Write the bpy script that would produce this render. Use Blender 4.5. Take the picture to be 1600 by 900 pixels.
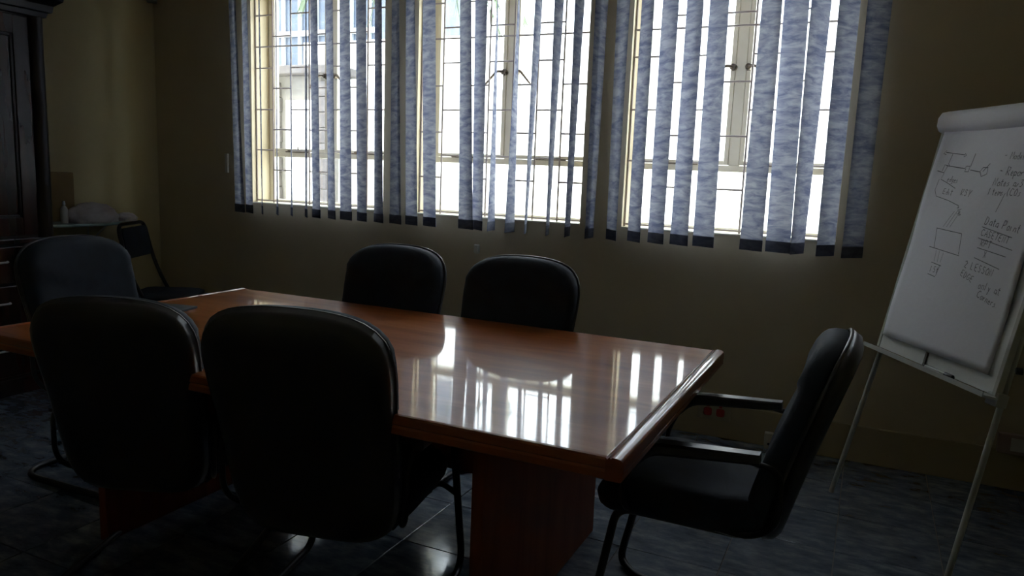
import bpy, bmesh, math, random
from mathutils import Vector, Matrix
random.seed(7)
for o in list(bpy.data.objects): bpy.data.objects.remove(o)
SC = bpy.context.scene
COL = SC.collection
PI = math.pi

# ---------------------------------------------------------------- camera
cd = bpy.data.cameras.new('camera'); cam = bpy.data.objects.new('camera', cd); COL.objects.link(cam)
yaw, pitch, roll = -0.437, 0.151, -0.0388
f = Vector((math.sin(yaw)*math.cos(pitch), math.cos(yaw)*math.cos(pitch), -math.sin(pitch)))
r = Vector((math.cos(yaw), -math.sin(yaw), 0)); d = f.cross(r)
r2 = r*math.cos(roll) + d*math.sin(roll); d2 = -r*math.sin(roll) + d*math.cos(roll)
M = Matrix.Identity(4)
for i in range(3): M[i][0] = r2[i]; M[i][1] = -d2[i]; M[i][2] = -f[i]
M.translation = Vector((0, 0, 1.365)) if False else M.translation
M = Matrix.Translation((0, 0, 1.365)) @ M
cam.matrix_world = M
cd.sensor_width = 36; cd.lens = 1183.8/1600*36; cd.clip_start = .05; cd.clip_end = 200
SC.camera = cam

# ---------------------------------------------------------------- light
w = bpy.data.worlds.new('sky'); SC.world = w; w.use_nodes = True
bg = w.node_tree.nodes['Background']; bg.inputs[0].default_value = (.86, .93, 1, 1); bg.inputs[1].default_value = 5.0
sd = bpy.data.lights.new('sun', 'SUN'); sun = bpy.data.objects.new('sun', sd); COL.objects.link(sun)
sd.energy = 3; sd.angle = math.radians(.6); sd.color = (1, .95, .86)
sun.rotation_euler = Vector((.35, 1, -1.15)).to_track_quat('-Z', 'Y').to_euler()
SC.view_settings.view_transform = 'Standard'; SC.view_settings.look = 'None'
SC.view_settings.gamma = 1; SC.view_settings.exposure = 1.0

# ---------------------------------------------------------------- materials
def nmat(name, col=(.5,.5,.5), rough=.5, metal=0, spec=.5):
    m = bpy.data.materials.new(name); m.use_nodes = True
    b = m.node_tree.nodes['Principled BSDF']
    b.inputs['Base Color'].default_value = (*col, 1); b.inputs['Roughness'].default_value = rough
    b.inputs['Metallic'].default_value = metal; b.inputs['Specular IOR Level'].default_value = spec
    return m, m.node_tree, b
def tex(nt, scale, detail=4, stretch=(1,1,1), rough=.55, coord='Object', dist=0):
    tc = nt.nodes.new('ShaderNodeTexCoord'); mp = nt.nodes.new('ShaderNodeMapping'); n = nt.nodes.new('ShaderNodeTexNoise')
    mp.inputs['Scale'].default_value = stretch
    nt.links.new(tc.outputs[coord], mp.inputs[0]); nt.links.new(mp.outputs[0], n.inputs[0])
    n.inputs['Scale'].default_value = scale; n.inputs['Detail'].default_value = detail; n.inputs['Roughness'].default_value = rough
    n.inputs['Distortion'].default_value = dist
    return n
def ramp(nt, src, stops):
    cr = nt.nodes.new('ShaderNodeValToRGB'); e = cr.color_ramp.elements
    while len(e) < len(stops): e.new(.5)
    for el, (p, c) in zip(e, stops): el.position = p; el.color = (*c, 1)
    nt.links.new(src, cr.inputs[0]); return cr.outputs[0]
def bump(nt, b, src, strength=.2, dist=.002):
    bp = nt.nodes.new('ShaderNodeBump'); bp.inputs['Strength'].default_value = strength; bp.inputs['Distance'].default_value = dist
    nt.links.new(src, bp.inputs['Height']); nt.links.new(bp.outputs[0], b.inputs['Normal'])
def noisy(name, c1, c2, scale=5, rough=.5, metal=0, stretch=(1,1,1), bs=.0, bscale=60, lo=.35, hi=.65, detail=4, coord='Object', spec=.5):
    m, nt, b = nmat(name, c1, rough, metal, spec)
    n = tex(nt, scale, detail, stretch, coord=coord)
    nt.links.new(ramp(nt, n.outputs[0], [(lo, c1), (hi, c2)]), b.inputs['Base Color'])
    if bs:
        n2 = tex(nt, bscale, 3, coord=coord); bump(nt, b, n2.outputs[0], bs)
    return m
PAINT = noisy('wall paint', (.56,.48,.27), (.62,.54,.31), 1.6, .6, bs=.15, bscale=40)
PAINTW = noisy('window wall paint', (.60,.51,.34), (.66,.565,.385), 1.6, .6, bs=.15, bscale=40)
CEIL = noisy('ceiling paint', (.78,.76,.70), (.82,.80,.74), 2, .8)
SKIRT = noisy('skirting paint', (.46,.38,.23), (.50,.42,.26), 3, .5)
GROUT = noisy('grout', (.10,.10,.11), (.16,.16,.17), 9, .8)
CREAM = noisy('cream gloss paint', (.74,.69,.53), (.80,.75,.60), 6, .4)
BARM = noisy('bar paint', (.42,.34,.29), (.5,.42,.36), 8, .5)
BRASS = noisy('dull brass', (.16,.13,.10), (.22,.18,.13), 12, .4, .8)
BLACKF = noisy('black upholstery', (.011,.018,.031), (.018,.029,.048), 12, .75, bs=.25, bscale=500)
BLACKP = noisy('black plastic', (.012,.012,.015), (.018,.018,.021), 9, .3, spec=.8)
PIPING = noisy('glossy piping', (.05,.05,.055), (.07,.07,.075), 9, .3)
TUBE = noisy('black tube', (.014,.014,.016), (.02,.02,.022), 9, .3, .0)
STEEL = noisy('brushed steel', (.45,.46,.47), (.55,.56,.57), 30, .3, 1)
PALEM = noisy('pale grey metal', (.50,.51,.47), (.56,.57,.53), 5, .45)
WHITEB = noisy('white board', (.80,.81,.79), (.84,.85,.83), 4, .35)
INK = noisy('marker ink', (.10,.10,.14), (.16,.16,.20), 60, .7)
REDP = noisy('red plastic', (.42,.03,.03), (.5,.04,.04), 8, .35)
WHITEP = noisy('white plastic', (.66,.64,.56), (.7,.68,.6), 8, .4)
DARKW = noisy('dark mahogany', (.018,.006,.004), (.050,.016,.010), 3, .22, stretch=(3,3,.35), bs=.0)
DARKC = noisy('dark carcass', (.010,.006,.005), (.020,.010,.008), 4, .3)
CARD = noisy('cardboard', (.30,.21,.10), (.36,.25,.12), 6, .8)
TEAL = noisy('pale teal laminate', (.30,.42,.42), (.36,.48,.47), 8, .35)
CLOTH = noisy('pale crumpled cloth', (.50,.46,.47), (.62,.58,.60), 10, .8, bs=.5, bscale=25)
NOTEB = noisy('patterned note paper', (.30,.38,.34), (.72,.74,.62), 60, .6)
NOTES = noisy('buff page edges', (.42,.34,.19), (.5,.4,.24), 90, .7)
FOLDER = noisy('slate folder card', (.06,.08,.10), (.09,.11,.13), 20, .5)
# floor tile: mottled blue-grey, glossy
TILE, nt, b = nmat('blue grey ceramic tile', rough=.2)
n = tex(nt, 9, 6, (1,2.2,1), coord='Generated' if False else 'Object', rough=.65)
oi = nt.nodes.new('ShaderNodeObjectInfo'); mp = n.inputs[0].links[0].from_node
vm = nt.nodes.new('ShaderNodeVectorMath'); vm.operation = 'SCALE'; vm.inputs[0].default_value = (13, 7, 3)
nt.links.new(oi.outputs['Random'], vm.inputs['Scale']); nt.links.new(vm.outputs[0], mp.inputs['Location'])
nt.links.new(ramp(nt, n.outputs[0], [(.3, (.05,.066,.095)), (.5, (.115,.145,.19)), (.7, (.24,.27,.31))]), b.inputs['Base Color'])
b.inputs['Coat Weight'].default_value = .5; b.inputs['Coat Roughness'].default_value = .09
n2 = tex(nt, 18, 3); bump(nt, b, n2.outputs[0], .12, .002)
nt.links.new(ramp(nt, n2.outputs[0], [(.3, (.07,)*3), (.75, (.20,)*3)]), b.inputs['Roughness'])
# table veneer
def wood(name, c1, c2, c3, rough, stretch, coat=1):
    m, nt, b = nmat(name, rough=rough)
    n = tex(nt, 4.5, 8, stretch, rough=.6, dist=.6)
    nt.links.new(ramp(nt, n.outputs[0], [(.32, c1), (.5, c2), (.66, c3)]), b.inputs['Base Color'])
    b.inputs['Specular IOR Level'].default_value = .12; b.inputs['Coat Weight'].default_value = coat
    n2 = tex(nt, 5, 2, (1, 1, 1)); bump(nt, b, n2.outputs[0], .10, .004)
    n3 = tex(nt, 3, 5); nt.links.new(ramp(nt, n3.outputs[0], [(.3, (.025,)*3), (.75, (.09,)*3)]), b.inputs['Coat Roughness'])
    return m
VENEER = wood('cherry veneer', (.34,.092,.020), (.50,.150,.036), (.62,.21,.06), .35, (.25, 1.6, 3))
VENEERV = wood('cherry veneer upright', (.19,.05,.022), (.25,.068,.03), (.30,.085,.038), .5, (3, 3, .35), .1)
VENEERE = wood('cherry edging', (.26,.065,.018), (.34,.09,.026), (.40,.115,.036), .3, (3.5, .35, 3))
# paper
PAPER, nt, b = nmat('flipchart paper', (.90,.90,.96), .75)
n = tex(nt, 7, 4); bump(nt, b, n.outputs[0], .5, .006)
# blind fabric
def fabric(name, c1, c2, c3, tr=.5):
    m = bpy.data.materials.new(name); m.use_nodes = True; nt = m.node_tree; nt.nodes.clear()
    out = nt.nodes.new('ShaderNodeOutputMaterial'); mix = nt.nodes.new('ShaderNodeMixShader')
    df = nt.nodes.new('ShaderNodeBsdfDiffuse'); tl = nt.nodes.new('ShaderNodeBsdfTranslucent')
    n = tex(nt, 9, 5, (1, 1, 3.6), rough=.62, dist=.5, coord='Object')
    c = ramp(nt, n.outputs[0], [(.36, c1), (.50, c2), (.64, c3)])
    nt.links.new(c, df.inputs[0]); nt.links.new(c, tl.inputs[0]); mix.inputs[0].default_value = tr
    nt.links.new(df.outputs[0], mix.inputs[1]); nt.links.new(tl.outputs[0], mix.inputs[2]); nt.links.new(mix.outputs[0], out.inputs[0])
    return m
FAB = fabric('blue patterned blind fabric', (.17,.19,.285), (.295,.315,.40), (.43,.445,.51), .22)
FABH = fabric('blind hem fabric', (.11,.12,.16), (.15,.16,.20), (.19,.20,.24), .2)
# glass
GLASS = bpy.data.materials.new('window glass'); GLASS.use_nodes = True; nt = GLASS.node_tree; nt.nodes.clear()
out = nt.nodes.new('ShaderNodeOutputMaterial'); mix = nt.nodes.new('ShaderNodeMixShader'); mix.inputs[0].default_value = .07
tb = nt.nodes.new('ShaderNodeBsdfTransparent'); tb.inputs[0].default_value = (.93,.95,.95,1); gb = nt.nodes.new('ShaderNodeBsdfGlossy'); gb.inputs['Roughness'].default_value = .02
nt.links.new(tb.outputs[0], mix.inputs[1]); nt.links.new(gb.outputs[0], mix.inputs[2]); nt.links.new(mix.outputs[0], out.inputs[0])
# outside
PLASTER = noisy('white yard plaster', (.80,.80,.78), (.86,.86,.84), 1.2, .9)
YARD = noisy('pale yard paving', (.55,.54,.5), (.66,.65,.6), 1.5, .9)
PIER = noisy('grey brown pier', (.06,.052,.05), (.10,.09,.085), 6, .8)
BEIGE = noisy('beige render', (.13,.12,.10), (.17,.155,.135), 2, .9)
TOWERG = noisy('tower glass', (.035,.05,.08), (.07,.09,.12), .7, .2)
TOWERW = noisy('tower white', (.30,.32,.35), (.4,.4,.4), 2, .6)
LEAF = noisy('palm leaf', (.06,.09,.05), (.10,.14,.07), 5, .6)
TRUNK = noisy('palm trunk', (.16,.13,.10), (.24,.2,.15), 9, .9)

# ---------------------------------------------------------------- helpers
def link(name, me, m=None, parent=None):
    o = bpy.data.objects.new(name, me); COL.objects.link(o)
    if m is not None and me is not None and len(me.materials) == 0: me.materials.append(m)
    if parent: o.parent = parent
    return o
def obj(name, bm, m, parent=None, smooth=False, ang=None):
    me = bpy.data.meshes.new(name); bmesh.ops.recalc_face_normals(bm, faces=bm.faces); bm.to_mesh(me); bm.free()
    if smooth:
        for p in me.polygons: p.use_smooth = True
        if ang: me.set_sharp_from_angle(angle=math.radians(ang))
    return link(name, me, m, parent)
def thing(name, label, cat, loc=(0,0,0), rz=0, group=None):
    o = bpy.data.objects.new(name, None); COL.objects.link(o); o.empty_display_size = .1
    o.location = loc; o.rotation_euler = (0, 0, rz); o['label'] = label; o['category'] = cat
    if group: o['group'] = group
    return o
def tag(o, label, cat, group=None):
    o['label'] = label; o['category'] = cat
    if group: o['group'] = group
    return o
def struct(o): o['kind'] = 'structure'; return o
def box(bm, x0, x1, y0, y1, z0, z1, bev=0, mtx=None):
    r_ = bmesh.ops.create_cube(bm, size=1); vs = r_['verts']
    for v in vs: v.co = Vector(((x0+x1)/2 + v.co.x*(x1-x0), (y0+y1)/2 + v.co.y*(y1-y0), (z0+z1)/2 + v.co.z*(z1-z0)))
    if bev:
        es = list({e for v in vs for e in v.link_edges})
        rr = bmesh.ops.bevel(bm, geom=es, offset=bev, segments=2, affect='EDGES', profile=.6)
        vs = list({v for f_ in rr['faces'] for v in f_.verts} | {v for v in vs if v.is_valid})
    if mtx:
        for v in vs: v.co = mtx @ v.co
    return bm
def B(*a, **k): return box(bmesh.new(), *a, **k)
def fillet(pts, rad, n=5):
    P = [Vector(p) for p in pts]; out = [P[0]]
    for i in range(1, len(P)-1):
        a, p, c = P[i-1], P[i], P[i+1]; R = rad[i-1] if isinstance(rad, (list, tuple)) else rad
        u = (a-p); v = (c-p); R = min(R, u.length*.49, v.length*.49); u.normalize(); v.normalize()
        s, e = p+u*R, p+v*R
        for k in range(n+1):
            t = k/n; out.append(s*(1-t)**2 + p*2*t*(1-t) + e*t*t)
    out.append(P[-1]); return out
def tube(bm, pts, rad, seg=10, cap=True):
    P = [Vector(p) for p in pts]; rings = []
    T = [(P[min(i+1, len(P)-1)] - P[max(i-1, 0)]).normalized() for i in range(len(P))]
    up = Vector((0,0,1)) if abs(T[0].z) < .9 else Vector((1,0,0))
    nrm = (up - T[0]*up.dot(T[0])).normalized()
    for i, p in enumerate(P):
        nrm = (nrm - T[i]*nrm.dot(T[i])).normalized(); bn = T[i].cross(nrm)
        R = rad[i] if isinstance(rad, (list, tuple)) else rad
        rings.append([bm.verts.new(p + (nrm*math.cos(2*PI*k/seg) + bn*math.sin(2*PI*k/seg))*R) for k in range(seg)])
    for a, c in zip(rings, rings[1:]):
        for k in range(seg): bm.faces.new((a[k], a[(k+1) % seg], c[(k+1) % seg], c[k]))
    if cap: bm.faces.new(rings[0][::-1]); bm.faces.new(rings[-1])
    return bm
def T(pts, rad, seg=10): return tube(bmesh.new(), pts, rad, seg)
def loft(bm, rings, close=True, cap=True):
    R = [[bm.verts.new(p) for p in ring] for ring in rings]; n = len(R[0])
    for a, c in zip(R, R[1:]):
        for k in range(n): bm.faces.new((a[k], a[(k+1) % n], c[(k+1) % n], c[k]))
    if cap: bm.faces.new(R[0][::-1]); bm.faces.new(R[-1])
    return bm
def cyl(bm, c, rad, h, seg=20, axis='Z', r2=None):
    c = Vector(c); ax = {'X': Vector((1,0,0)), 'Y': Vector((0,1,0)), 'Z': Vector((0,0,1))}[axis]
    return tube(bm, [c, c+ax*h], [rad, r2 if r2 is not None else rad], seg)

D = 4.05                      # inner face of the window wall
XL, XR, YB, ZC = -4.85, 1.12, -1.3, 2.78
WINS = [(-3.92, -2.825), (-2.58, -1.485), (-1.24, -.145)]
SILL, HEAD, FR = 1.085, 2.56, 4.25

# ---------------------------------------------------------------- setting
fl = struct(obj('floor', B(XL-.2, XR+.2, YB-.2, D+.3, -.12, -.006), GROUT))
TX, TY = .363, .36
xs = sorted({XL, XR} | {k*TX for k in range(-13, 4) if XL < k*TX < XR}); ys = sorted({YB, D} | {2.24+k*TY for k in range(-10, 6) if YB < 2.24+k*TY < D-.02})
meshes = {}
for x0, x1 in zip(xs, xs[1:]):
    for y0, y1 in zip(ys, ys[1:]):
        key = (round(x1-x0, 3), round(y1-y0, 3))
        if key not in meshes:
            bm = B(-key[0]/2+.0022, key[0]/2-.0022, -key[1]/2+.0022, key[1]/2-.0022, -.008, 0, bev=.0012)
            me = bpy.data.meshes.new('tile'); bm.to_mesh(me); bm.free(); me.materials.append(TILE); meshes[key] = me
        t = link('tile', meshes[key], None, fl); t.location = ((x0+x1)/2, (y0+y1)/2, 0)
struct(obj('ceiling', B(XL-.2, XR+.2, YB-.2, D+.27, ZC, ZC+.15), CEIL))
struct(obj('wall_left', B(XL-.2, XL, YB, D+.25, 0, ZC), PAINT))
struct(obj('wall_right', B(XR, XR+.2, YB, D+.25, 0, ZC), PAINT))
struct(obj('wall_front', B(XL-.2, XR+.2, YB-.2, YB, 0, ZC), PAINT))
bm = bmesh.new()
box(bm, XL, XR, D, D+.25, 0, SILL); box(bm, XL, XR, D, D+.25, HEAD, ZC)
px = [XL] + [v for w_ in WINS for v in w_] + [XR]
for a, c in zip(px[0::2], px[1::2]): box(bm, a, c, D, D+.25, SILL, HEAD)
struct(obj('wall_back', bm, PAINTW))
struct(obj('baseboard_back', B(XL, XR, D-.022, D, 0, .185, bev=.004), SKIRT))
struct(obj('baseboard_left', B(XL, XL+.018, 2.9, D-.022, 0, .15, bev=.004), SKIRT))
for i, (a, c) in enumerate(WINS):
    s = struct(obj('trim_%d' % (i+1), B(a+.002, c-.002, D-.012, FR-.03, SILL, SILL+.010, bev=.003), CREAM))

def window(i, a, c):
    wn = bpy.data.objects.new('window_%d' % i, None); COL.objects.link(wn); wn['kind'] = 'structure'; wn.location = (a, FR, SILL)
    W_ = c-a; H_ = HEAD-SILL; y0, y1 = -.03, .025
    bm = bmesh.new()
    for q in ((0, .035, 0, H_), (W_-.035, W_, 0, H_), (.035, W_-.035, 0, .028), (.035, W_-.035, H_-.035, H_)): box(bm, q[0], q[1], y0, y1, q[2], q[3], bev=.003)
    obj('window_frame', bm, CREAM, wn)
    zt = 1.425-SILL
    tr_ = obj('transom', B(.035, W_-.035, y0-.004, y1, zt-.012, zt+.022, bev=.003), CREAM, wn)
    mc = W_/2
    obj('mullion', B(mc-.028, mc+.028, y0, y1, zt+.022, H_-.035, bev=.004), CREAM, wn)
    obj('pane', B(.03, W_-.03, -.003, .001, .02, zt-.004), GLASS, wn)
    for s, (l, r_) in ((-1, (.037, mc-.030)), (1, (mc+.030, W_-.037))):
        z0, z1 = zt+.024, H_-.037
        bm = bmesh.new(); t = .022
        for q in ((l, l+t, z0, z1), (r_-t, r_, z0, z1), (l+t, r_-t, z0, z0+t), (l+t, r_-t, z1-t, z1)): box(bm, q[0], q[1], y0-.006, y1-.02, q[2], q[3], bev=.002)
        cs = obj('casement', bm, CREAM, wn)
        obj('pane', B(l+t-.003, r_-t+.003, -.012, -.008, z0+t-.003, z1-t+.003), GLASS, cs)
        # cockspur handle: boss, and lever that droops over the glass
        hx = mc + s*.040; hz = 1.958-SILL; bm = bmesh.new()
        cyl(bm, (hx, y0-.03, hz), .016, .03, 12, 'Y', .020)
        L = fillet([(hx, y0-.028, hz), (hx+s*.035, y0-.04, hz+.006), (hx+s*.11, y0-.045, hz-.075)], .03, 4)
        tube(bm, L, [.011]+[.008]*(len(L)-2)+[.006], 8)
        obj('handle', bm, BRASS, cs, True, 40)
        # peg stay along the transom
        bm = bmesh.new(); sx = mc + s*W_*.26
        box(bm, sx-.10, sx+.10, y0-.022, y0-.012, zt+.020, zt+.030, bev=.002)
        cyl(bm, (sx+.01, y0-.018, zt+.028), .006, .035, 8, 'Z', .003); cyl(bm, (sx-.07, y0-.018, zt+.02), .010, .016, 8)
        obj('casement_stay', bm, BRASS, wn)
    return wn
for i, (a, c) in enumerate(WINS): window(i+1, a, c)

# burglar grilles, just inside each reveal
NM = ['burglar bar grille across the left window, staggered cross bars', 'burglar bar grille across the middle window, staggered cross bars', 'burglar bar grille across the right window, staggered cross bars']
for i, (a, c) in enumerate(WINS):
    g = thing('burglar_grille', NM[i], 'window grille', ((a+c)/2, D+.04, SILL), 0, 'burglar grilles in the three windows')
    cw = (c-a)/7; W_ = c-a
    bmv = T([(0,0,0), (0,0,HEAD-SILL)], .0055, 8); mv = None
    for k in range(8):
        x = -W_/2 + k*cw; x = min(max(x, -W_/2+.006), W_/2-.006)
        if mv is None: o = obj('upright_bar', bmv, BARM, g, True, 40); mv = o.data
        else: o = link('upright_bar', mv, None, g)
        o.location = (x, 0, 0)
    mh = None
    def hbar(x, z, name='cross_bar'):
        global mhs
        o = link(name, mhs, None, g); o.location = (x, 0, z-SILL)
    bm = T([(-cw/2,0,0), (cw/2,0,0)], .0052, 8); mhs = bpy.data.meshes.new('cross_bar'); bm.to_mesh(mhs); bm.free(); mhs.materials.append(BARM)
    even = [1.455, 1.728, 2.004, 2.35]; odd = [1.32, 1.594, 1.869, 2.21]
    for k in range(7):
        zs = even if (k % 2 == 0) else odd
        if i == 1: zs = [1.32, 1.594, 1.869, 2.35] if k % 2 == 0 else [1.455, 1.726, 2.003, 2.208]
        for z in zs: hbar(-W_/2+(k+.5)*cw, z)
    for z in (1.108, 2.145, 2.49):
        obj('long_bar', T([(-W_/2,0,z-SILL), (W_/2,0,z-SILL)], .0055, 8), BARM, g, True, 40)

# ---------------------------------------------------------------- vertical blind
SLATS = [(-3.984, 24, -3.942, 18, 2.429), (-3.877, 29, -3.854, 27, 2.423), (-3.748, 44, -3.739, 43, 2.415), (-3.607, 45, -3.607, 42, 2.407), (-3.489, 45, -3.483, 45, 2.401), (-3.360, 46, -3.362, 44, 2.393), (-3.299, 32, -3.277, 26, 2.390), (-3.178, 30, -3.152, 31, 2.383), (-3.058, 21, -3.039, 20, 2.376), (-2.935, 25, -2.914, 26, 2.369), (-2.808, 37, -2.787, 27, 2.361), (-2.684, 35, -2.662, 24, 2.354), (-2.580, 32, -2.543, 24, 2.348), (-2.450, 24, -2.414, 21, 2.341), (-2.207, 32, -2.164, 18, 2.327), (-2.106, 27, -2.087, 36, 2.321), (-2.001, 66, -1.995, 84, 2.315), (-1.870, 71, -1.875, 89, 2.307), (-1.750, 85, -1.776, 71, 2.300), (-1.630, 90, -1.639, 77, 2.293), (-1.512, 94, -1.519, 82, 2.287), (-1.388, 104, -1.390, 90, 2.279), (-1.270, 39, -1.264, 48, 2.273), (-1.139, 43, -1.138, 44, 2.265), (-1.021, 37, -1.019, 35, 2.258), (-0.897, 38, -0.895, 31, 2.251), (-0.778, 31, -0.769, 25, 2.244), (-0.529, 35, -0.531, 25, 2.230), (-0.417, 23, -0.402, 18, 2.223), (-0.307, 130, -0.311, 114, 2.217), (-0.184, 132, -0.183, 128, 2.210), (-0.058, 143, -0.064, 135, 2.203)]
blind = thing('vertical_blind', 'long vertical blind of blue patterned fabric slats in front of all three windows', 'blind', (-2.0, 3.95, 2.62))
obj('headrail', B(-2.06, 2.06, -.022, .022, 0, .035, bev=.004), CREAM, blind)
def slat_mesh(x0, a0, x1, a1, ztop, zbot, ph, hem=.055, half=.0635):
    def P(z, s):
        t = (ztop-z)/(ztop-zbot); x = x0+(x1-x0)*t
        a = math.radians(a0+(a1-a0)*t + 1.5*math.sin(ph+4*t))
        sag = .004*(1-(s*2)**2)*math.cos(ph)
        return Vector((x + s*2*half*math.cos(a) + sag*math.sin(a), -s*2*half*math.sin(a) + sag*math.cos(a), z))
    def strip(za, zb, n, sc=1, off=0):
        bm = bmesh.new(); g_ = []
        for i in range(n+1):
            z = za+(zb-za)*i/n; g_.append([bm.verts.new(P(z, (k/4-.5)*sc)+Vector((0, off, 0))) for k in range(5)])
        for p, q in zip(g_, g_[1:]):
            for k in range(4): bm.faces.new((p[k], p[k+1], q[k+1], q[k]))
        return bm
    m1 = strip(ztop, zbot+hem, 14)
    m2 = bmesh.new(); ra = []
    for z in (zbot+hem, zbot+hem*.5, zbot):
        ring = [P(z, (k/4-.5)*1.02) for k in range(5)]; ring = [p+Vector((0,-.003,0)) for p in ring] + [p+Vector((0,.003,0)) for p in reversed(ring)]
        ra.append(ring)
    loft(m2, ra)
    return m1, m2
for i, (xt, at_, xb, ab, zt) in enumerate(SLATS):
    # straight-line extension of what the window shows up to the rail
    zb = 1.024; k = (2.615-zb)/(zt-zb); x0 = xb+(xt-xb)*k; a0 = ab+(at_-ab)*k
    m1, m2 = slat_mesh(x0+2.0, a0, xb+2.0, ab, -.005, zb-2.62, i*1.7)
    s = obj('slat', m1, FAB, blind, True); obj('weight_pocket', m2, FABH, s, True, 40)
    bm = bmesh.new(); box(bm, x0+2.0-.006, x0+2.0+.006, -.004, .004, -.02, .0); obj('slat_clip', bm, WHITEP, s)

# ---------------------------------------------------------------- conference table
TZ = .745; x0, x1, y0, y1 = -2.812, -.439, 1.558, 2.811
tb = thing('conference_table', 'long polished cherry wood conference table reflecting the windows', 'table', ((x0+x1)/2, (y0+y1)/2, 0))
hx, hy = (x1-x0)/2, (y1-y0)/2
obj('tabletop', B(-hx+.0425, hx-.0425, -hy+.012, hy-.012, TZ-.030, TZ, bev=.001), VENEER, tb)
def mould(prof, a, b_, axis):
    rings = []
    for t in (a, b_):
        rings.append([(p[0], t, p[1]) if axis == 'Y' else (t, p[0], p[1]) for p in prof])
    return loft(bmesh.new(), rings)
pr = [(0, 0), (.0015, 0), (.004, -.004), (.0065, 0), (.010, .0015), (.0125, -.002), (.015, .0015), (.026, .0022), (.034, .0005), (.040, -.004), (.0425, -.010), (.0425, -.030), (.039, -.033), (.0415, -.036), (.0415, -.048), (.037, -.053), (0, -.053)]
for s in (-1, 1):
    obj('end_moulding', mould([(s*(hx-.0425+p), TZ+q) for p, q in pr], -hy, hy, 'Y'), VENEERE, tb, True, 25)
pr2 = [(0, 0), (.008, -.001), (.0115, -.006), (.0125, -.024), (.009, -.028), (.012, -.034), (.011, -.050), (.006, -.054), (-.02, -.054), (-.02, -.031), (0, -.031)]
for s in (-1, 1):
    obj('side_moulding', mould([(s*(hy-.0125+p), TZ+q) for p, q in pr2], -hx+.0425, hx-.0425, 'X'), wood('cherry side edging', (.26,.065,.018), (.34,.09,.026), (.40,.115,.036), .3, (.35, 3.5, 3)), tb, True, 25)
for s in (-1, 1):
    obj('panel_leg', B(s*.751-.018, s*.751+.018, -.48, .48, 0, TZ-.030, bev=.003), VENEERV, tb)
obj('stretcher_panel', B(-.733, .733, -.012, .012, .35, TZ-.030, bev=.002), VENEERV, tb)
for s in (-1, 1): obj('corner_screw', cyl(bmesh.new(), (s*(hx-.02), s*0+hy-.0015, TZ-.020), .0035, .004, 8, 'Y'), STEEL, tb)

# ---------------------------------------------------------------- visitor chairs
def shell(outline_fn, th_f, th_b, place, nr=10, ns=56):
    """closed cushion: rings shrink from the outline to the centre on the front and back sides"""
    rings = []
    ts = [i/nr for i in range(nr+1)]
    prof = lambda t: (1-(1-t)**2.6)**.5
    base = [outline_fn(2*PI*k/ns) for k in range(ns)]
    seq = [(1-.93*t*t if False else 1-t, th_f, +1) for t in []]
    front = []; back = []
    for t in ts:
        s = 1 - t**1.6*.985
        e = min(1, ((1-s)/.16)) ; e = math.sqrt(max(0, 1-(1-e)**2))
        front.append([place(x*s, z*s, th_f*e) for x, z in base]); back.append([place(x*s, z*s, -th_b*e) for x, z in base])
    bm = bmesh.new(); loft(bm, front[::-1] + back[1:])
    return bm
BZ0, BZ1 = .365, 1.0
def back_outline(a):
    # wide rounded top, gently narrower foot
    c, s = math.cos(a), math.sin(a)
    n = 4.5 if s > 0 else 5.0
    den = (abs(c)**n + abs(s)**n)**(1/n)
    x, z = c/den, s/den
    wd = .287 - .052*(1-math.exp(-(1-z)*1.7))
    if z > 0: z_ = z*(.338)*(1 - .105*x*x)
    else: z_ = z*.338
    return x*wd, z_
BK = [1.0, 1.0]      # width and height of the back, relative to the tall type
def back_place(x, z, dd):
    t = (z+.338)/.676
    y = -.215 - .15*t - .03*t*t              # leans backwards
    y += .16*x*x                      # wraps round the sitter
    if dd > 0:
        arc = -.02 + .5*x*x                   # upper pad stands proud above a dipping seam
        arc = .13 + 1.1*x*x; k = max(0, min(1, (z-arc)/.016)); dd = dd + .014*k*min(1, dd/.03)
        dd += .012*math.sin(PI*min(1, t*1.6)) 
    return Vector((x*BK[0], y+dd*.98, .335+(z+.338)*BK[1]+dd*.2))
def seat_outline(a):
    c, s = math.cos(a), math.sin(a); n = 4.5
    den = (abs(c)**n+abs(s)**n)**(1/n); x, y = c/den, s/den
    return x*(.248+.010*y), (y*.27+.008)
def seat_place(x, y, dd):
    return Vector((x, y+.005, .415 + dd - (.035*max(0, (y-.10)/.15)**2 if dd > 0 else .0) - (.02*max(0,(y-.15)/.1) if dd <= 0 else 0)))
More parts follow.
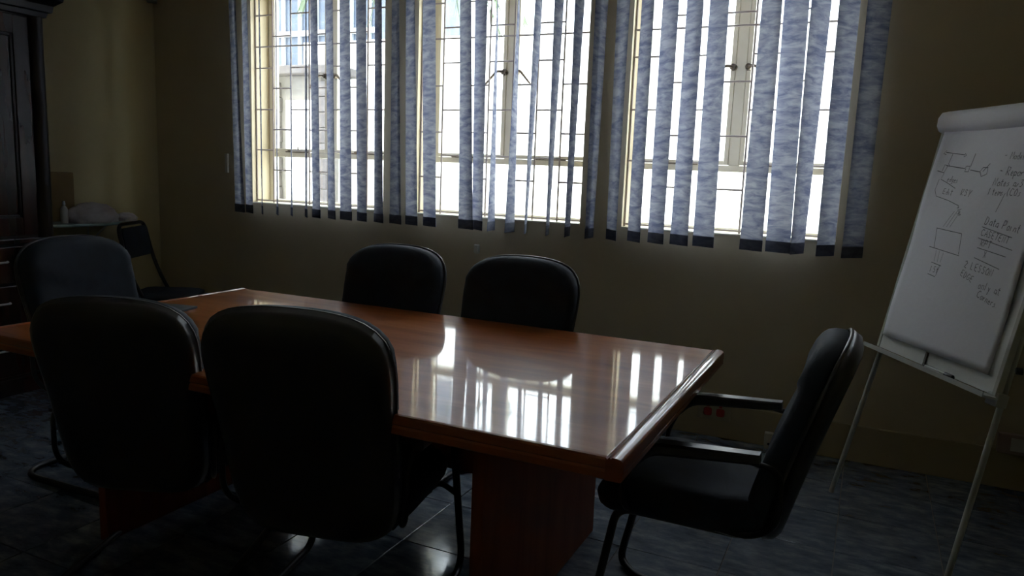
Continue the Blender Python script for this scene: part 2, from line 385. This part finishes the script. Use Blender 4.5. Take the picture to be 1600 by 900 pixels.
def make_chair(cantilever=False):
    t = thing('office_chair', '', 'chair')
    BK[:] = (.93, .902) if cantilever else (1.025, 1.0)
    obj('backrest', shell(back_outline, .050, .012, back_place, 14, 72), BLACKF, t, True)
    obj('back_shell', shell(lambda a: (lambda p: (p[0]*1.012, p[1]*1.010))(back_outline(a)), .004, .044, lambda x, z, dd: back_place(x, z, dd)-Vector((0,.014,0)) if dd <= 0 else back_place(x, z, -.004)-Vector((0,.014,0)), 8, 72), BLACKP, t, True)
    pts = [back_place(*back_outline(2*PI*k/72), 0)*1 for k in range(-4, 41)]
    obj('piping', tube(bmesh.new(), [p*1+Vector((0,-.010,0)) for p in pts], .0062, 8), PIPING, t, True)
    obj('seat', shell(seat_outline, .058, .056, seat_place, 10, 60), BLACKF, t, True)
    obj('seat_pan', B(-.19, .19, -.19, .15, .345, .372, bev=.008), BLACKP, t)
    hw = .277
    if cantilever:      # base tubes come from under the seat; the arms are bolted to its sides
        run = []
        half = [(.17, -.16, .350), (.17, .205, .350), (.135, .272, .013), (.04, .18, .013), (.05, -.20, .013), (.22, -.30, .013), (.22, -.40, .013)]
        pts = fillet([(-a, b_, c) for a, b_, c in half] + [half[-1]] + half[-2::-1], [.055, .05, .05, .06, .06, .03, .03, .06, .06, .05, .05, .055], 7)
        obj('tube_frame', tube(bmesh.new(), pts, .0135, 12), TUBE, t, True)
    else:
        run = fillet([(-hw, -.215, .610), (-hw, .125, .590), (-hw, .295, .013), (-hw, -.40, .013), (hw, -.40, .013), (hw, .295, .013), (hw, .125, .590), (hw, -.215, .610)], [.06, .09, .13, .13, .09, .06], 8)
        obj('tube_frame', tube(bmesh.new(), run, .0125, 12), TUBE, t, True)
    for s in (-1, 1):
        pad = fillet([(s*hw, -.215, .622), (s*hw, .09, .600), (s*hw, .145, .53)], .05, 6)
        rings = []
        for i, p in enumerate(pad):
            q0 = pad[max(i-1, 0)]; q1 = pad[min(i+1, len(pad)-1)]; tt = (q1-q0).normalized(); nn = Vector((0, -tt.z, tt.y)); e = .8 if i in (0, len(pad)-1) else 1
            rings.append([p + Vector((cx*.026*e, 0, 0)) + nn*(cz*.018*e+.004) for cx, cz in ((-1,-.6),(-.8,-1),(.8,-1),(1,-.6),(1,.6),(.8,1),(-.8,1),(-1,.6))])
        obj('armrest', loft(bmesh.new(), rings), BLACKP, t, True, 35)
        a = fillet([(s*hw, -.19, .612), (s*hw, -.27, .60), (s*(hw-.005), -.275, .44), (s*.235, -.20, .375), (s*.19, -.10, .360)], .07, 7)
        obj('arm_bracket', tube(bmesh.new(), a, .009, 8), TUBE, t, True)
        if cantilever:
            obj('arm_bracket', tube(bmesh.new(), fillet([(s*hw, .125, .56), (s*hw, .165, .47), (s*(hw-.01), .16, .40), (s*.19, .14, .358)], .05, 5), .009, 8), TUBE, t, True)
        else:
            obj('seat_rail', tube(bmesh.new(), fillet([(s*hw, .215, .30), (s*.22, .19, .352), (s*.19, .0, .348), (s*.19, -.16, .35)], .04, 5), .010, 8), TUBE, t, True)
    for s in (-1, 1): obj('glide', B(s*(.22 if cantilever else hw)-.014, s*(.22 if cantilever else hw)+.014, -.39 if cantilever else -.10, -.35 if cantilever else -.06, 0, .012, bev=.003), BLACKP, t)
    return t
proto = make_chair()
def copy_tree(o, parent=None):
    c = o.copy(); COL.objects.link(c); c.parent = parent
    for ch in o.children: copy_tree(ch, c)
    return c
G = 'black upholstered armchairs around the conference table'
CH = [('black armchair at the right end of the table, seen side on by the easel', (-.42, 2.345, 0), 90),
      ('black armchair seen from behind, nearest the camera at the middle of the table', (-1.37, 1.825, 0), 13),
      ('black armchair seen from behind at front left, left of the nearest one', (-2.10, 1.79, 0), 22),
      ('right one of the two black armchairs on the window side of the table', (-1.315, 2.555, 0), 180),
      ('left one of the two black armchairs on the window side of the table', (-1.965, 2.575, 0), 180),
      ('black armchair at the far left end of the table in front of the dark cupboard', (-2.80, 2.20, 0), -88)]
for i, (lb, loc, rz) in enumerate(CH):
    o = make_chair(True) if i == 0 else proto if i == 1 else copy_tree(proto)
    o.location = loc; o.rotation_euler = (0, 0, math.radians(rz)); o['label'] = lb; o['group'] = G
    if i == 2: o.scale = (.94, .94, .955)       # the sagging, slightly lower one

# ---------------------------------------------------------------- folding chair
fc = thing('folding_chair', 'small black folding chair standing in the corner beside the wall shelf', 'chair', (-4.38, 3.66, 0), math.radians(-62))
def rr(w_, h_, rad, n=6):
    pts = []
    for cx, cz, a0 in ((w_-rad, h_-rad, 0), (-w_+rad, h_-rad, 90), (-w_+rad, -h_+rad, 180), (w_-rad, -h_+rad, 270)):
        for k in range(n+1):
            a = math.radians(a0+90*k/n); pts.append((cx+rad*math.cos(a), cz+rad*math.sin(a)))
    return pts
R_ = rr(.225, .21, .07)
obj('seat', loft(bmesh.new(), [[(x*.97, y+.02, .425) for x, y in R_], [(x, y+.02, .433) for x, y in R_], [(x, y+.02, .448) for x, y in R_], [(x*.9, y*.9+.02, .460) for x, y in R_]]), BLACKF, fc, True, 40)
R_ = rr(.185, .10, .03)
obj('backrest', loft(bmesh.new(), [[(x, -.175-(z)*.14-.10*(.04-x*x), .80+z) for x, z in R_], [(x, -.153-(z)*.14-.10*(.04-x*x), .80+z) for x, z in R_]]), BLACKF, fc, True, 40)
obj('back_frame', tube(bmesh.new(), fillet([(-.21, .20, .01), (-.21, -.125, .60), (-.20, -.195, .925), (.20, -.195, .925), (.21, -.125, .60), (.21, .20, .01)], [.2, .07, .07, .2], 7), .013, 10), TUBE, fc, True)
obj('rear_leg', tube(bmesh.new(), fillet([(-.185, -.24, .01), (-.185, .12, .425), (.185, .12, .425), (.185, -.24, .01)], .05, 5), .010, 10), TUBE, fc, True)
obj('crossbar', T([(-.185, -.18, .085), (.185, -.18, .085)], .007), TUBE, fc, True)
obj('crossbar', T([(-.21, .13, .13), (.21, .13, .13)], .007), TUBE, fc, True)

# ---------------------------------------------------------------- dark cupboard
cb = thing('wall_cupboard', 'tall dark mahogany cupboard with panelled doors and a stepped cornice on the left', 'cupboard', (XL+.275, 2.17, 0))
cy = .70
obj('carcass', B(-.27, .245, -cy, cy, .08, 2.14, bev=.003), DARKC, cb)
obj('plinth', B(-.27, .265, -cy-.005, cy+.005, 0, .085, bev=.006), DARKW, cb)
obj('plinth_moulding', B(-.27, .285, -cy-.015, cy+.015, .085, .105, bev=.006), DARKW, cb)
for s in (-1, 1): obj('pilaster', loft(bmesh.new(), [[(.245+.022*(1+math.sin(a))*.9*(abs(math.sin(a))**.5), s*(cy-.045)+.042*math.cos(a), z) for a in [PI*k/10 for k in range(11)]] for z in (.105, .86, .90, 2.12)]), DARKC, cb, True, 40)
cp = [(.245, 2.12), (.262, 2.125), (.268, 2.15), (.285, 2.155), (.29, 2.19), (.325, 2.22), (.33, 2.26), (.355, 2.265), (.36, 2.30), (-.27, 2.30), (-.27, 2.12)]
obj('cornice', loft(bmesh.new(), [[(p, -cy-.0-max(0, p-.245), z) for p, z in cp], [(p, cy+max(0, p-.245), z) for p, z in cp]]), DARKC, cb, True, 25)
obj('waist_moulding', B(-.27, .285, -cy-.012, cy+.012, .865, .895, bev=.008), DARKW, cb)
for s in (-1, 1):
    dy0, dy1 = (.012, cy-.095) if s > 0 else (-cy+.095, -.012)
    bm = bmesh.new()
    for q in ((dy0, dy0+.085, .91, 2.11), (dy1-.085, dy1, .91, 2.11), (dy0+.085, dy1-.085, .91, 1.01), (dy0+.085, dy1-.085, 2.01, 2.11)): box(bm, .245, .268, q[0], q[1], q[2], q[3], bev=.004)
    dr = obj('door', bm, DARKW, cb)
    obj('door_panel', B(.245, .256, dy0+.10, dy1-.10, 1.025, 1.995, bev=.004), DARKW, dr)
    bm = bmesh.new()
    for q in ((dy0+.085, dy0+.10, 1.01, 2.01), (dy1-.10, dy1-.085, 1.01, 2.01), (dy0+.10, dy1-.10, 1.01, 1.025), (dy0+.10, dy1-.10, 1.995, 2.01)): box(bm, .247, .262, q[0], q[1], q[2], q[3], bev=.003)
    obj('panel_bead', bm, DARKC, dr)
    obj('knob', cyl(bmesh.new(), (.268, (dy0+.035 if s > 0 else dy1-.035), 1.45), .012, .02, 12, 'X', .016), BRASS, dr, True, 40)
    for j, (z0, z1) in enumerate(((.115, .385), (.40, .63), (.645, .85))):
        dw = obj('drawer', B(.245, .266, dy0, dy1, z0, z1, bev=.006), DARKW, cb)
        zc = (z0+z1)/2+.02; yc = (dy0+dy1)/2
        obj('drawer_handle', tube(bmesh.new(), fillet([(.266, yc-.11, zc), (.292, yc-.10, zc), (.292, yc+.10, zc), (.266, yc+.11, zc)], .01, 4), .006, 8), STEEL, dw, True)

# ---------------------------------------------------------------- wall shelf and what lies on it
sh = thing('wall_shelf', 'rounded pale teal wall shelf between the cupboard and the corner', 'shelf', (XL, 3.26, .922))
pts = [(0, -.36)] + [(.37*math.cos(a)**.6, .39*math.sin(a)) for a in [(-80+160*k/16)*PI/180 for k in range(17)]] + [(0, .40)]
obj('shelf_board', loft(bmesh.new(), [[(x, y, 0) for x, y in pts], [(x*1.01, y*1.005, .008) for x, y in pts], [(x, y, .018) for x, y in pts]]), TEAL, sh)
for y in (-.2, .2):
    obj('bracket', tube(bmesh.new(), [(.008, y, -.16), (.008, y, -.01), (.2, y, -.01), (.02, y, -.14)], .006, 8), PALEM, sh)
ZS = .940
bm = B(-4.845, -4.74, 3.10, 3.30, ZS, ZS+.315, bev=.002); bxo = obj('cardboard_box', bm, CARD)
tag(bxo, 'upright brown cardboard box at the wall on the shelf, beside the cupboard', 'box')
bo = thing('small_bottle', 'little white plastic bottle among the cloths on the wall shelf', 'bottle', (-4.60, 3.13, ZS))
obj('body', loft(bmesh.new(), [[(rd*math.cos(2*PI*k/16), rd*math.sin(2*PI*k/16), z) for k in range(16)] for rd, z in ((.020,0),(.022,.01),(.022,.085),(.017,.10),(.008,.11),(.008,.118))]), WHITEP, bo, True, 40)
obj('cap', cyl(bmesh.new(), (0,0,.118), .010, .022, 12, 'Z', .007), WHITEB, bo, True, 40)
def lump(x, y, z, rx, ry, rz_, seed, name, m):
    rnd = random.Random(seed); bm = bmesh.new(); bmesh.ops.create_icosphere(bm, subdivisions=4, radius=1)
    ph = [(Vector((rnd.uniform(-1,1), rnd.uniform(-1,1), rnd.uniform(-1,1))).normalized(), rnd.uniform(3, 9), rnd.uniform(0, 6)) for _ in range(9)]
    for v in bm.verts:
        c = v.co.copy(); k = 1 + sum(.05*abs(math.sin(fr*c.dot(dv)+p)) for dv, fr, p in ph) - .2
        v.co = Vector((c.x*rx*k, c.y*ry*k, max(0, (c.z+.35)*rz_*k/1.35)))
    o = obj(name, bm, m, None, True); o.location = (x, y, z); return o
tag(lump(-4.60, 3.32, ZS, .12, .15, .115, 3, 'crumpled_cloth', CLOTH), 'larger pale crumpled cloth bundle on the wall shelf', 'cloth')
tag(lump(-4.60, 3.575, ZS, .06, .06, .05, 5, 'crumpled_cloth', CLOTH), 'smaller pale crumpled bundle at the corner end of the wall shelf', 'cloth')

# ---------------------------------------------------------------- small things on the table
np_ = thing('note_pad', 'small pale patterned note pad on the table between the two front chairs', 'note pad', (-1.865, 1.675, TZ), math.radians(8))
obj('page_block', B(-.075, .075, -.05, .05, .0, .022, bev=.001), NOTES, np_)
obj('cover', B(-.076, .076, -.051, .051, .022, .025, bev=.0008), NOTEB, np_)
fo = obj('folder', B(-.11, .11, -.15, .15, 0, .010, bev=.002), FOLDER); fo.location = (-2.62, 2.13, TZ); fo.rotation_euler = (0, 0, .2)
tag(fo, 'thin dark slate folder lying at the left end of the table', 'folder')

# ---------------------------------------------------------------- flip chart easel
Dv = Vector((.4815, -.8764, 0)); Nv = Vector((.8764, .4815, 0)); la = math.radians(10.9)
Uv = Nv*math.sin(la) + Vector((0,0,math.cos(la))); Fv = Dv.cross(Uv)      # Fv points out of the sheet
if Fv.dot(Vector((-.08, -3.6, 0))) < 0: Fv = -Fv
O = Vector((.084, 3.604, .68))
fp = thing('flip_chart_easel', 'white flip chart easel with a written sheet, standing at the right by the wall', 'easel', (.16, 3.30, 0))
def BP(u, v, h=0): return O + Dv*u + Uv*v + Fv*h - Vector((.16, 3.30, 0))
def bbox(u0, u1, v0, v1, h0, h1, bev=0):
    Mx = Matrix((( Dv.x, Uv.x, Fv.x, 0), (Dv.y, Uv.y, Fv.y, 0), (Dv.z, Uv.z, Fv.z, 0), (0,0,0,1))); Mx.translation = O - Vector((.16, 3.30, 0))
    bm = B(u0, u1, v0, v1, h0, h1, bev=bev)
    for v_ in bm.verts: v_.co = Mx @ v_.co
    return bm
WB = .735
obj('board', bbox(0, WB, .0, 1.0, -.018, 0, bev=.002), WHITEB, fp)
bm = bbox(-.006, .010, 0, 1.0, -.02, .004, bev=.002); bm2 = bbox(WB-.010, WB+.008, 0, 1.0, -.02, .004, bev=.002)
obj('frame_rail', bm, PALEM, fp); obj('frame_rail', bm2, PALEM, fp)
sheet = []
rnd = random.Random(3)
def sh_h(u, v): return .013 + .004*math.sin(5*u+2.2*v) + .003*math.sin(11*v+3*u) + .003*max(0, .12-v)
bm = bmesh.new(); NU, NV = 24, 30; g_ = [[bm.verts.new(BP(.028+(.686-.028)*i/NU, .060+(.955-.060)*j/NV, sh_h(i/NU, j/NV))) for i in range(NU+1)] for j in range(NV+1)]
for j in range(NV):
    for i in range(NU): bm.faces.new((g_[j][i], g_[j][i+1], g_[j+1][i+1], g_[j+1][i]))
sheet_o = obj('paper_sheet', bm, PAPER, fp, True)
sheet_o.modifiers.new('solid', 'SOLIDIFY').thickness = .003; sheet_o.modifiers['solid'].offset = -1
# rolled pages folded over the top
prf = [(.930, .004), (.936, .022), (.955, .036), (.985, .040), (1.012, .030), (1.022, .008), (1.018, -.012), (1.0, -.018), (.985, .004)]
obj('rolled_pages', loft(bmesh.new(), [[BP(u, v, h) for v, h in prf] for u in (.0, .2, .5, WB)]), PAPER, fp, True, 50)
obj('clamp_bar', bbox(.01, WB-.01, .98, 1.0, .0, .012, bev=.002), PALEM, fp)
# pen tray
tr_ = obj('pen_tray', bbox(-.03, WB+.012, -.012, -.004, -.01, .05, bev=.001), PALEM, fp)
obj('tray_lip', bbox(-.03, WB+.012, -.012, .006, .048, .052, bev=.001), PALEM, fp)
obj('tray_stop', bbox(.332, .344, .0, .055, .001, .008, bev=.001), BEIGE, fp)
def leg(u, foot, top=(.0, .9)):
    a = BP(u, .95, -.03); f_ = Vector(foot)-Vector((.16, 3.30, 0)); return T([f_, a], .011, 10)
obj('leg', leg(.05, (-.040, 3.560, .0)), PALEM, fp, True, 40)
obj('leg', leg(WB-.02, (.368, 2.935, .0)), PALEM, fp, True, 40)
obj('rear_leg', T([BP(WB/2, .95, -.04), Vector((.78, 3.80, .0))-Vector((.16, 3.30, 0))], .010, 10), PALEM, fp, True, 40)
obj('hinge_block', bbox(WB-.035, WB+.02, -.035, .012, -.04, .0, bev=.003), PALEM, fp)
obj('clamp_knob', cyl(bmesh.new(), BP(WB+.02, .10, -.03), .012, .02, 10, 'X'), BLACKP, fp)
# handwriting (thin ink strokes lying on the sheet)
def surf(u, v): return BP(u, v, sh_h((u-.028)/.658, (v-.060)/.895)+.0012)
def inkmesh(strokes, wd=.0022):
    bm = bmesh.new()
    for st in strokes:
        pts = []
        for a, b_ in zip(st, st[1:]):
            n_ = max(1, int(math.dist(a, b_)/.03))
            for k in range(n_): pts.append((a[0]+(b_[0]-a[0])*k/n_, a[1]+(b_[1]-a[1])*k/n_))
        pts.append(st[-1])
        L = []
        for i, p in enumerate(pts):
            q0 = pts[max(i-1, 0)]; q1 = pts[min(i+1, len(pts)-1)]; dx, dy = q1[0]-q0[0], q1[1]-q0[1]; l_ = math.hypot(dx, dy) or 1
            nx, ny = -dy/l_*wd/2, dx/l_*wd/2; L.append((bm.verts.new(surf(p[0]+nx, p[1]+ny)), bm.verts.new(surf(p[0]-nx, p[1]-ny))))
        for a, b_ in zip(L, L[1:]): bm.faces.new((a[0], a[1], b_[1], b_[0]))
    return bm
FONT = {'A': [[(0,0),(.4,1),(.8,0)],[(.15,.4),(.65,.4)]], 'B': [[(0,0),(0,1),(.5,.95),(.55,.7),(.1,.52),(.65,.4),(.6,.05),(0,0)]], 'C': [[(.7,.9),(.3,1),(0,.6),(.05,.15),(.4,0),(.7,.15)]],
 'D': [[(0,0),(.05,1),(.5,.85),(.65,.4),(.4,.05),(0,0)]], 'E': [[(.6,1),(.05,.95),(0,.05),(.6,0)],[(0,.5),(.5,.5)]], 'F': [[(.6,1),(0,1),(0,0)],[(0,.5),(.5,.55)]],
 'G': [[(.65,.9),(.2,1),(0,.4),(.3,0),(.65,.15),(.65,.45),(.4,.45)]], 'I': [[(.15,0),(.2,1)]], 'L': [[(0,1),(0,0),(.5,.05)]], 'M': [[(0,0),(.1,1),(.4,.3),(.7,1),(.8,0)]],
 'N': [[(0,0),(0,1),(.6,0),(.65,1)]], 'O': [[(.35,1),(0,.6),(.15,.05),(.55,.05),(.7,.6),(.35,1)]], 'P': [[(0,0),(.05,1),(.6,.9),(.55,.5),(.05,.45)]], 'R': [[(0,0),(.05,1),(.6,.9),(.5,.5),(.05,.45),(.65,0)]],
 'S': [[(.6,.9),(.2,1),(.05,.7),(.55,.4),(.45,.05),(0,.1)]], 'T': [[(0,1),(.7,1)],[(.35,1),(.3,0)]], 'H': [[(0,0),(0,1)],[(.6,1),(.6,0)],[(0,.5),(.6,.5)]], 'X': [[(0,0),(.6,1)],[(0,1),(.6,0)]],
 'Y': [[(0,1),(.35,.5),(.3,0)],[(.7,1),(.35,.5)]], 'a': [[(.5,.5),(.1,.5),(0,.1),(.4,.05),(.5,.5),(.55,0)]], 't': [[(.2,.9),(.2,.05),(.4,0)],[(0,.6),(.45,.6)]], 'o': [[(.25,.5),(0,.3),(.1,0),(.45,.05),(.5,.4),(.25,.5)]],
 'i': [[(.1,.5),(.1,0)]], 'n': [[(0,0),(.05,.5),(.4,.5),(.45,0)]], 's': [[(.4,.5),(.05,.4),(.4,.15),(0,0)]], 'e': [[(.05,.25),(.45,.3),(.3,.5),(.05,.35),(.1,0),(.45,.05)]], 'd': [[(.5,1),(.45,.0),(.05,.05),(.05,.4),(.45,.4)]],
 'l': [[(.1,1),(.1,0)]], 'r': [[(0,.5),(.05,0),(.1,.4),(.4,.5)]], 'p': [[(0,.5),(0,-.4)],[(0,.45),(.4,.45),(.4,.05),(0,.05)]], 'g': [[(.4,.5),(.05,.45),(.05,.1),(.4,.1),(.4,.5),(.35,-.35),(0,-.3)]], 'y': [[(0,.5),(.2,.1)],[(.45,.5),(.1,-.4)]],
 'm': [[(0,0),(0,.5),(.3,.45),(.3,0),(.35,.45),(.6,.45),(.65,0)]], 'c': [[(.4,.45),(.05,.4),(.05,.05),(.4,.05)]], 'x': [[(0,0),(.4,.5)],[(0,.5),(.4,0)]], 'f': [[(.45,1),(.2,.9),(.15,0)],[(0,.55),(.4,.55)]],
 '2': [[(0,.8),(.3,1),(.55,.7),(0,0),(.6,0)]], '-': [[(0,.45),(.5,.45)]], '.': [[(0,.0),(.06,.06)]], '(': [[(.3,1.1),(.05,.5),(.3,-.1)]], '/': [[(0,0),(.5,1)]], '1': [[(.1,0),(.15,1)]], '3': [[(0,.9),(.5,.9),(.2,.55),(.5,.3),(.3,0),(0,.1)]], ':': [[(0,0),(.05,.05)],[(0,.45),(.05,.5)]]}
def write(txt, u, v, h, sl=0.0):
    st = []; x = 0
    for ch in txt:
        if ch == ' ': x += .6*h; continue
        for s_ in FONT.get(ch, [[(0,0),(.4,.4)]]):
            st.append([(u + x*math.cos(sl) + px_*h*.8*math.cos(sl) - (py_*h)*math.sin(sl) + rnd.uniform(-.0012,.0012), v + (x+px_*h*.8)*math.sin(sl) + py_*h*math.cos(sl) + rnd.uniform(-.0012,.0012)) for px_, py_ in s_])
        x += h*(.82 if ch.isupper() or ch.isdigit() else .58)
    return st
def ink(st, wd=.0024):
    o = obj('handwriting', inkmesh(st, wd), INK, sheet_o); o['kind'] = 'stuff'; return o
ink(write('Data Point', .440, .572, .030, -.10), .003); ink([[(.432, .562), (.60, .535)]])
ink(write('CASETENT', .438, .530, .024, -.12), .0026); ink([[(.430, .520), (.62, .492)]])
ink(write('RPT', .452, .492, .025, -.08), .0026); ink([[(.440, .484), (.60, .466)]])
ink(write('X', .485, .452, .022), .0022); ink([[(.440, .446), (.585, .420)]])
ink(write('2 LESSON', .400, .405, .026, -.10), .0028)
ink(write('EDGE', .392, .372, .024, -.25), .0026); ink(write('only at', .505, .340, .030, -.08), .0024); ink(write('Corners.', .510, .308, .026, -.20), .0026)
ink(write('- Model', .425, .818, .026, -.05)); ink(write('- Report', .425, .760, .030, -.06), .003); ink(write('Notes a,3', .412, .718, .028, -.02), .0028); ink(write('Items (COs', .402, .682, .026, .0), .0026); ink([[(.49, .69), (.475, .62)]])
# small diagrams
ink([[(.085,.847),(.205,.835)],[(.085,.855),(.072,.842),(.090,.838)],[(.202,.842),(.214,.832),(.200,.828)],[(.13,.84),(.125,.80),(.135,.79)]], .0026)
ink([[(.115,.792),(.23,.780),(.235,.79),(.255,.79),(.255,.768),(.235,.768),(.235,.78)],[(.07,.770),(.115,.762),(.125,.792),(.105,.795),(.10,.77)],[(.262,.775),(.318,.768),(.33,.785),(.355,.785),(.36,.76),(.335,.75),(.32,.768)],[(.335,.77),(.36,.80)],[(.262,.84),(.258,.79)]], .003)
ink([[(.118,.76),(.110,.735),(.16,.72),(.215,.70)],[(.10,.735),(.095,.69),(.115,.665),(.20,.65),(.27,.632)]], .0022); ink(write('edges', .150, .728, .024, -.1)); ink(write('Edit', .150, .675, .024, -.05)); ink(write('RSY', .255, .675, .026, -.1))
ink([[(.178,.537),(.335,.527)],[(.180,.537),(.196,.455)],[(.335,.527),(.350,.448)],[(.165,.460),(.355,.443)]], .0024)
ink([[(.215,.545),(.255,.61)],[(.235,.545),(.270,.61)],[(.255,.545),(.285,.605)]], .0016); ink(write('edge', .262, .625, .020, -.9), .002)
ink([[(.205,.40),(.270,.392)],[(.205,.352),(.255,.346)],[(.262,.392),(.256,.350)]], .0024); ink(write('1St', .212, .362, .024)); ink([[(.215,.45),(.220,.405)],[(.235,.45),(.240,.405)],[(.262,.445),(.258,.405)]], .0014)
# marker on the tray
mk = thing('marker_pen', 'grey marker pen with a black cap lying in the flip chart tray', 'pen', O + Dv*.46 + Fv*.026 + Uv*.0055)
def MP(u, v=0): return Dv*u + Uv*v
obj('barrel', tube(bmesh.new(), [MP(-.078), MP(-.07), MP(.045)], [.006, .0085, .0085], 14), PALEM, mk, True, 40)
obj('cap', tube(bmesh.new(), [MP(.045), MP(.085), MP(.088)], [.0095, .0095, .007], 14), BLACKP, mk, True, 40)
obj('end_plug', tube(bmesh.new(), [MP(-.088), MP(-.078)], [.006, .0075], 14), BLACKP, mk, True, 40)

# ---------------------------------------------------------------- wall fittings
SOCKP = noisy('tan socket plastic', (.42,.36,.24), (.46,.40,.27), 8, .5)  # even tan tone, deeper than the other white plastic
so = thing('wall_socket', 'double socket with red switches low on the wall behind the right end chair', 'socket', (-.655, D-.022, .14))
obj('plate', B(-.085, .085, -.010, 0, -.042, .042, bev=.003), SOCKP, so)
for s in (-1, 1):
    obj('red_cover', loft(bmesh.new(), [[(s*.033+x, -.010, z) for x, z in rr(.022, .022, .012, 4)], [(s*.033+x*.9, -.018, z*.9) for x, z in rr(.022, .022, .012, 4)]]), REDP, so, True, 40)
    obj('switch', B(s*.033-.008, s*.033+.008, -.014, -.010, .026, .036, bev=.001), REDP, so)
so = thing('power_box', 'pinkish trunking socket box on the skirting at the far right edge', 'socket', (.72, D-.022, .225))
obj('plate', B(-.09, .09, -.035, 0, -.048, .045, bev=.004), noisy('pinkish plastic', (.42,.30,.27), (.46,.34,.30), 5, .5), so)
obj('socket_face', B(-.04, .04, -.038, -.035, -.03, .03, bev=.001), WHITEP, so)
ad = thing('cable_adaptor', 'small pale cable adaptor standing on the floor by the skirting', 'adaptor', (-.365, D-.05, 0), .15)
obj('body', B(-.022, .022, -.02, .02, 0, .085, bev=.006), WHITEP, ad); obj('plug_hole', cyl(bmesh.new(), (0, -.022, .03), .007, .004, 12, 'Y'), BLACKP, ad)
sw = obj('cord_cleat', B(-.013, .013, -.018, 0, -.067, .067, bev=.004), WHITEP); sw.location = (-4.149, D, 1.354); tag(sw, 'narrow cream cord holder on the wall left of the blind', 'wall fitting')
hk = obj('wall_bracket', loft(bmesh.new(), [[(x, 0, z) for x, z in rr(.02, .028, .008, 3)], [(x*.7, -.014, z*.8) for x, z in rr(.02, .028, .008, 3)]]), WHITEP); hk.location = (-2.137, D, .90); tag(hk, 'tiny pale bracket on the wall between the two window side chairs', 'wall fitting')
al = thing('motion_sensor', 'small dark motion sensor in the top left corner of the room', 'sensor', (XL+.055, D-.055, 2.50), math.radians(45))
obj('housing', B(-.035, .035, -.03, .03, -.035, .09, bev=.012), noisy('grey sensor plastic', (.12,.13,.11), (.16,.17,.14), 6, .4), al)
obj('lens', cyl(bmesh.new(), (0, -.034, .0), .018, .006, 14, 'Y', .024), BLACKP, al); 

# ---------------------------------------------------------------- outside
gp = struct(obj('ground', B(-40, 30, D+.3, 60, -.5, -.3), YARD))
yw = obj('yard_wall', B(-8.3, 14, 9.7, 10.0, -.3, 3.25), PLASTER); tag(yw, 'sunlit white yard wall outside the windows', 'wall')
gh = thing('gatehouse', 'pale gatehouse with dark brick piers outside the left window', 'building', (-7.6, 9.0, -.3))
obj('wall', B(-1.6, .22, 0, .4, 0, 2.95, bev=.01), BEIGE, gh)
for x in (-.62, .30):
    for k in range(13): obj('pier_block', B(x-.10-.02*(k % 2), x+.10+.02*(k % 2), -.12, 0, k*.22+.006, k*.22+.214, bev=.01), PIER, gh)
obj('window_panel', B(-.42, .12, -.03, 0, 1.1, 2.6, bev=.01), PLASTER, gh)
obj('roof_slab', B(-1.8, .6, -.25, .5, 2.95, 3.07, bev=.02), PIER, gh)
tw = thing('glass_tower', 'blue glass office block with white mullions seen past the left window', 'building', (-26, 30, 0))
obj('core', B(-9, 4.6, 0, 8, 0, 22), TOWERG, tw)
for k in range(14): obj('mullion', B(-9+k*1.02-.07, -9+k*1.02+.07, -.15, 0, 0, 22), TOWERW, tw)
for k in range(12): obj('floor_band', B(-9, 4.6, -.2, 0, k*1.9-.12, k*1.9+.12), TOWERW, tw)
pm = thing('palm_tree', 'palm crown with hanging fronds in front of the yard wall, seen through the middle window', 'tree', (-5.2, 8.0, -.3))
obj('trunk', tube(bmesh.new(), [(0,0,0), (.03,.02,1.5), (0,0,3.4), (.05,0,4.3)], [.16, .13, .12, .13], 12), TRUNK, pm, True)
for k in range(13):
    a = 2*PI*k/13+.2; bm = bmesh.new(); L = 1.3; rise = .35 if k % 2 else .12
    P = [Vector((.05+math.cos(a)*L*t, math.sin(a)*L*t, 4.3+rise*math.sin(PI*t*.9)*1.2-.85*t*t)) for t in [i/10 for i in range(11)]]
    tube(bm, P, [.018-.0013*i for i in range(11)], 6); sd_ = Vector((-math.sin(a), math.cos(a), 0))
    for i in range(1, 11):
        for s in (-1, 1):
            for j in (0, .5):
                p = P[i]*(1-j*.5)+P[i-1]*(j*.5); t_ = p + sd_*s*.24*(1-i/14) + Vector((math.cos(a)*.1, math.sin(a)*.1, -.22)); q = p+Vector((math.cos(a)*.03, math.sin(a)*.03, .004))
                vs = [bm.verts.new(v_) for v_ in (p, q, t_)]; bm.faces.new(vs)
    obj('frond', bm, LEAF, pm)
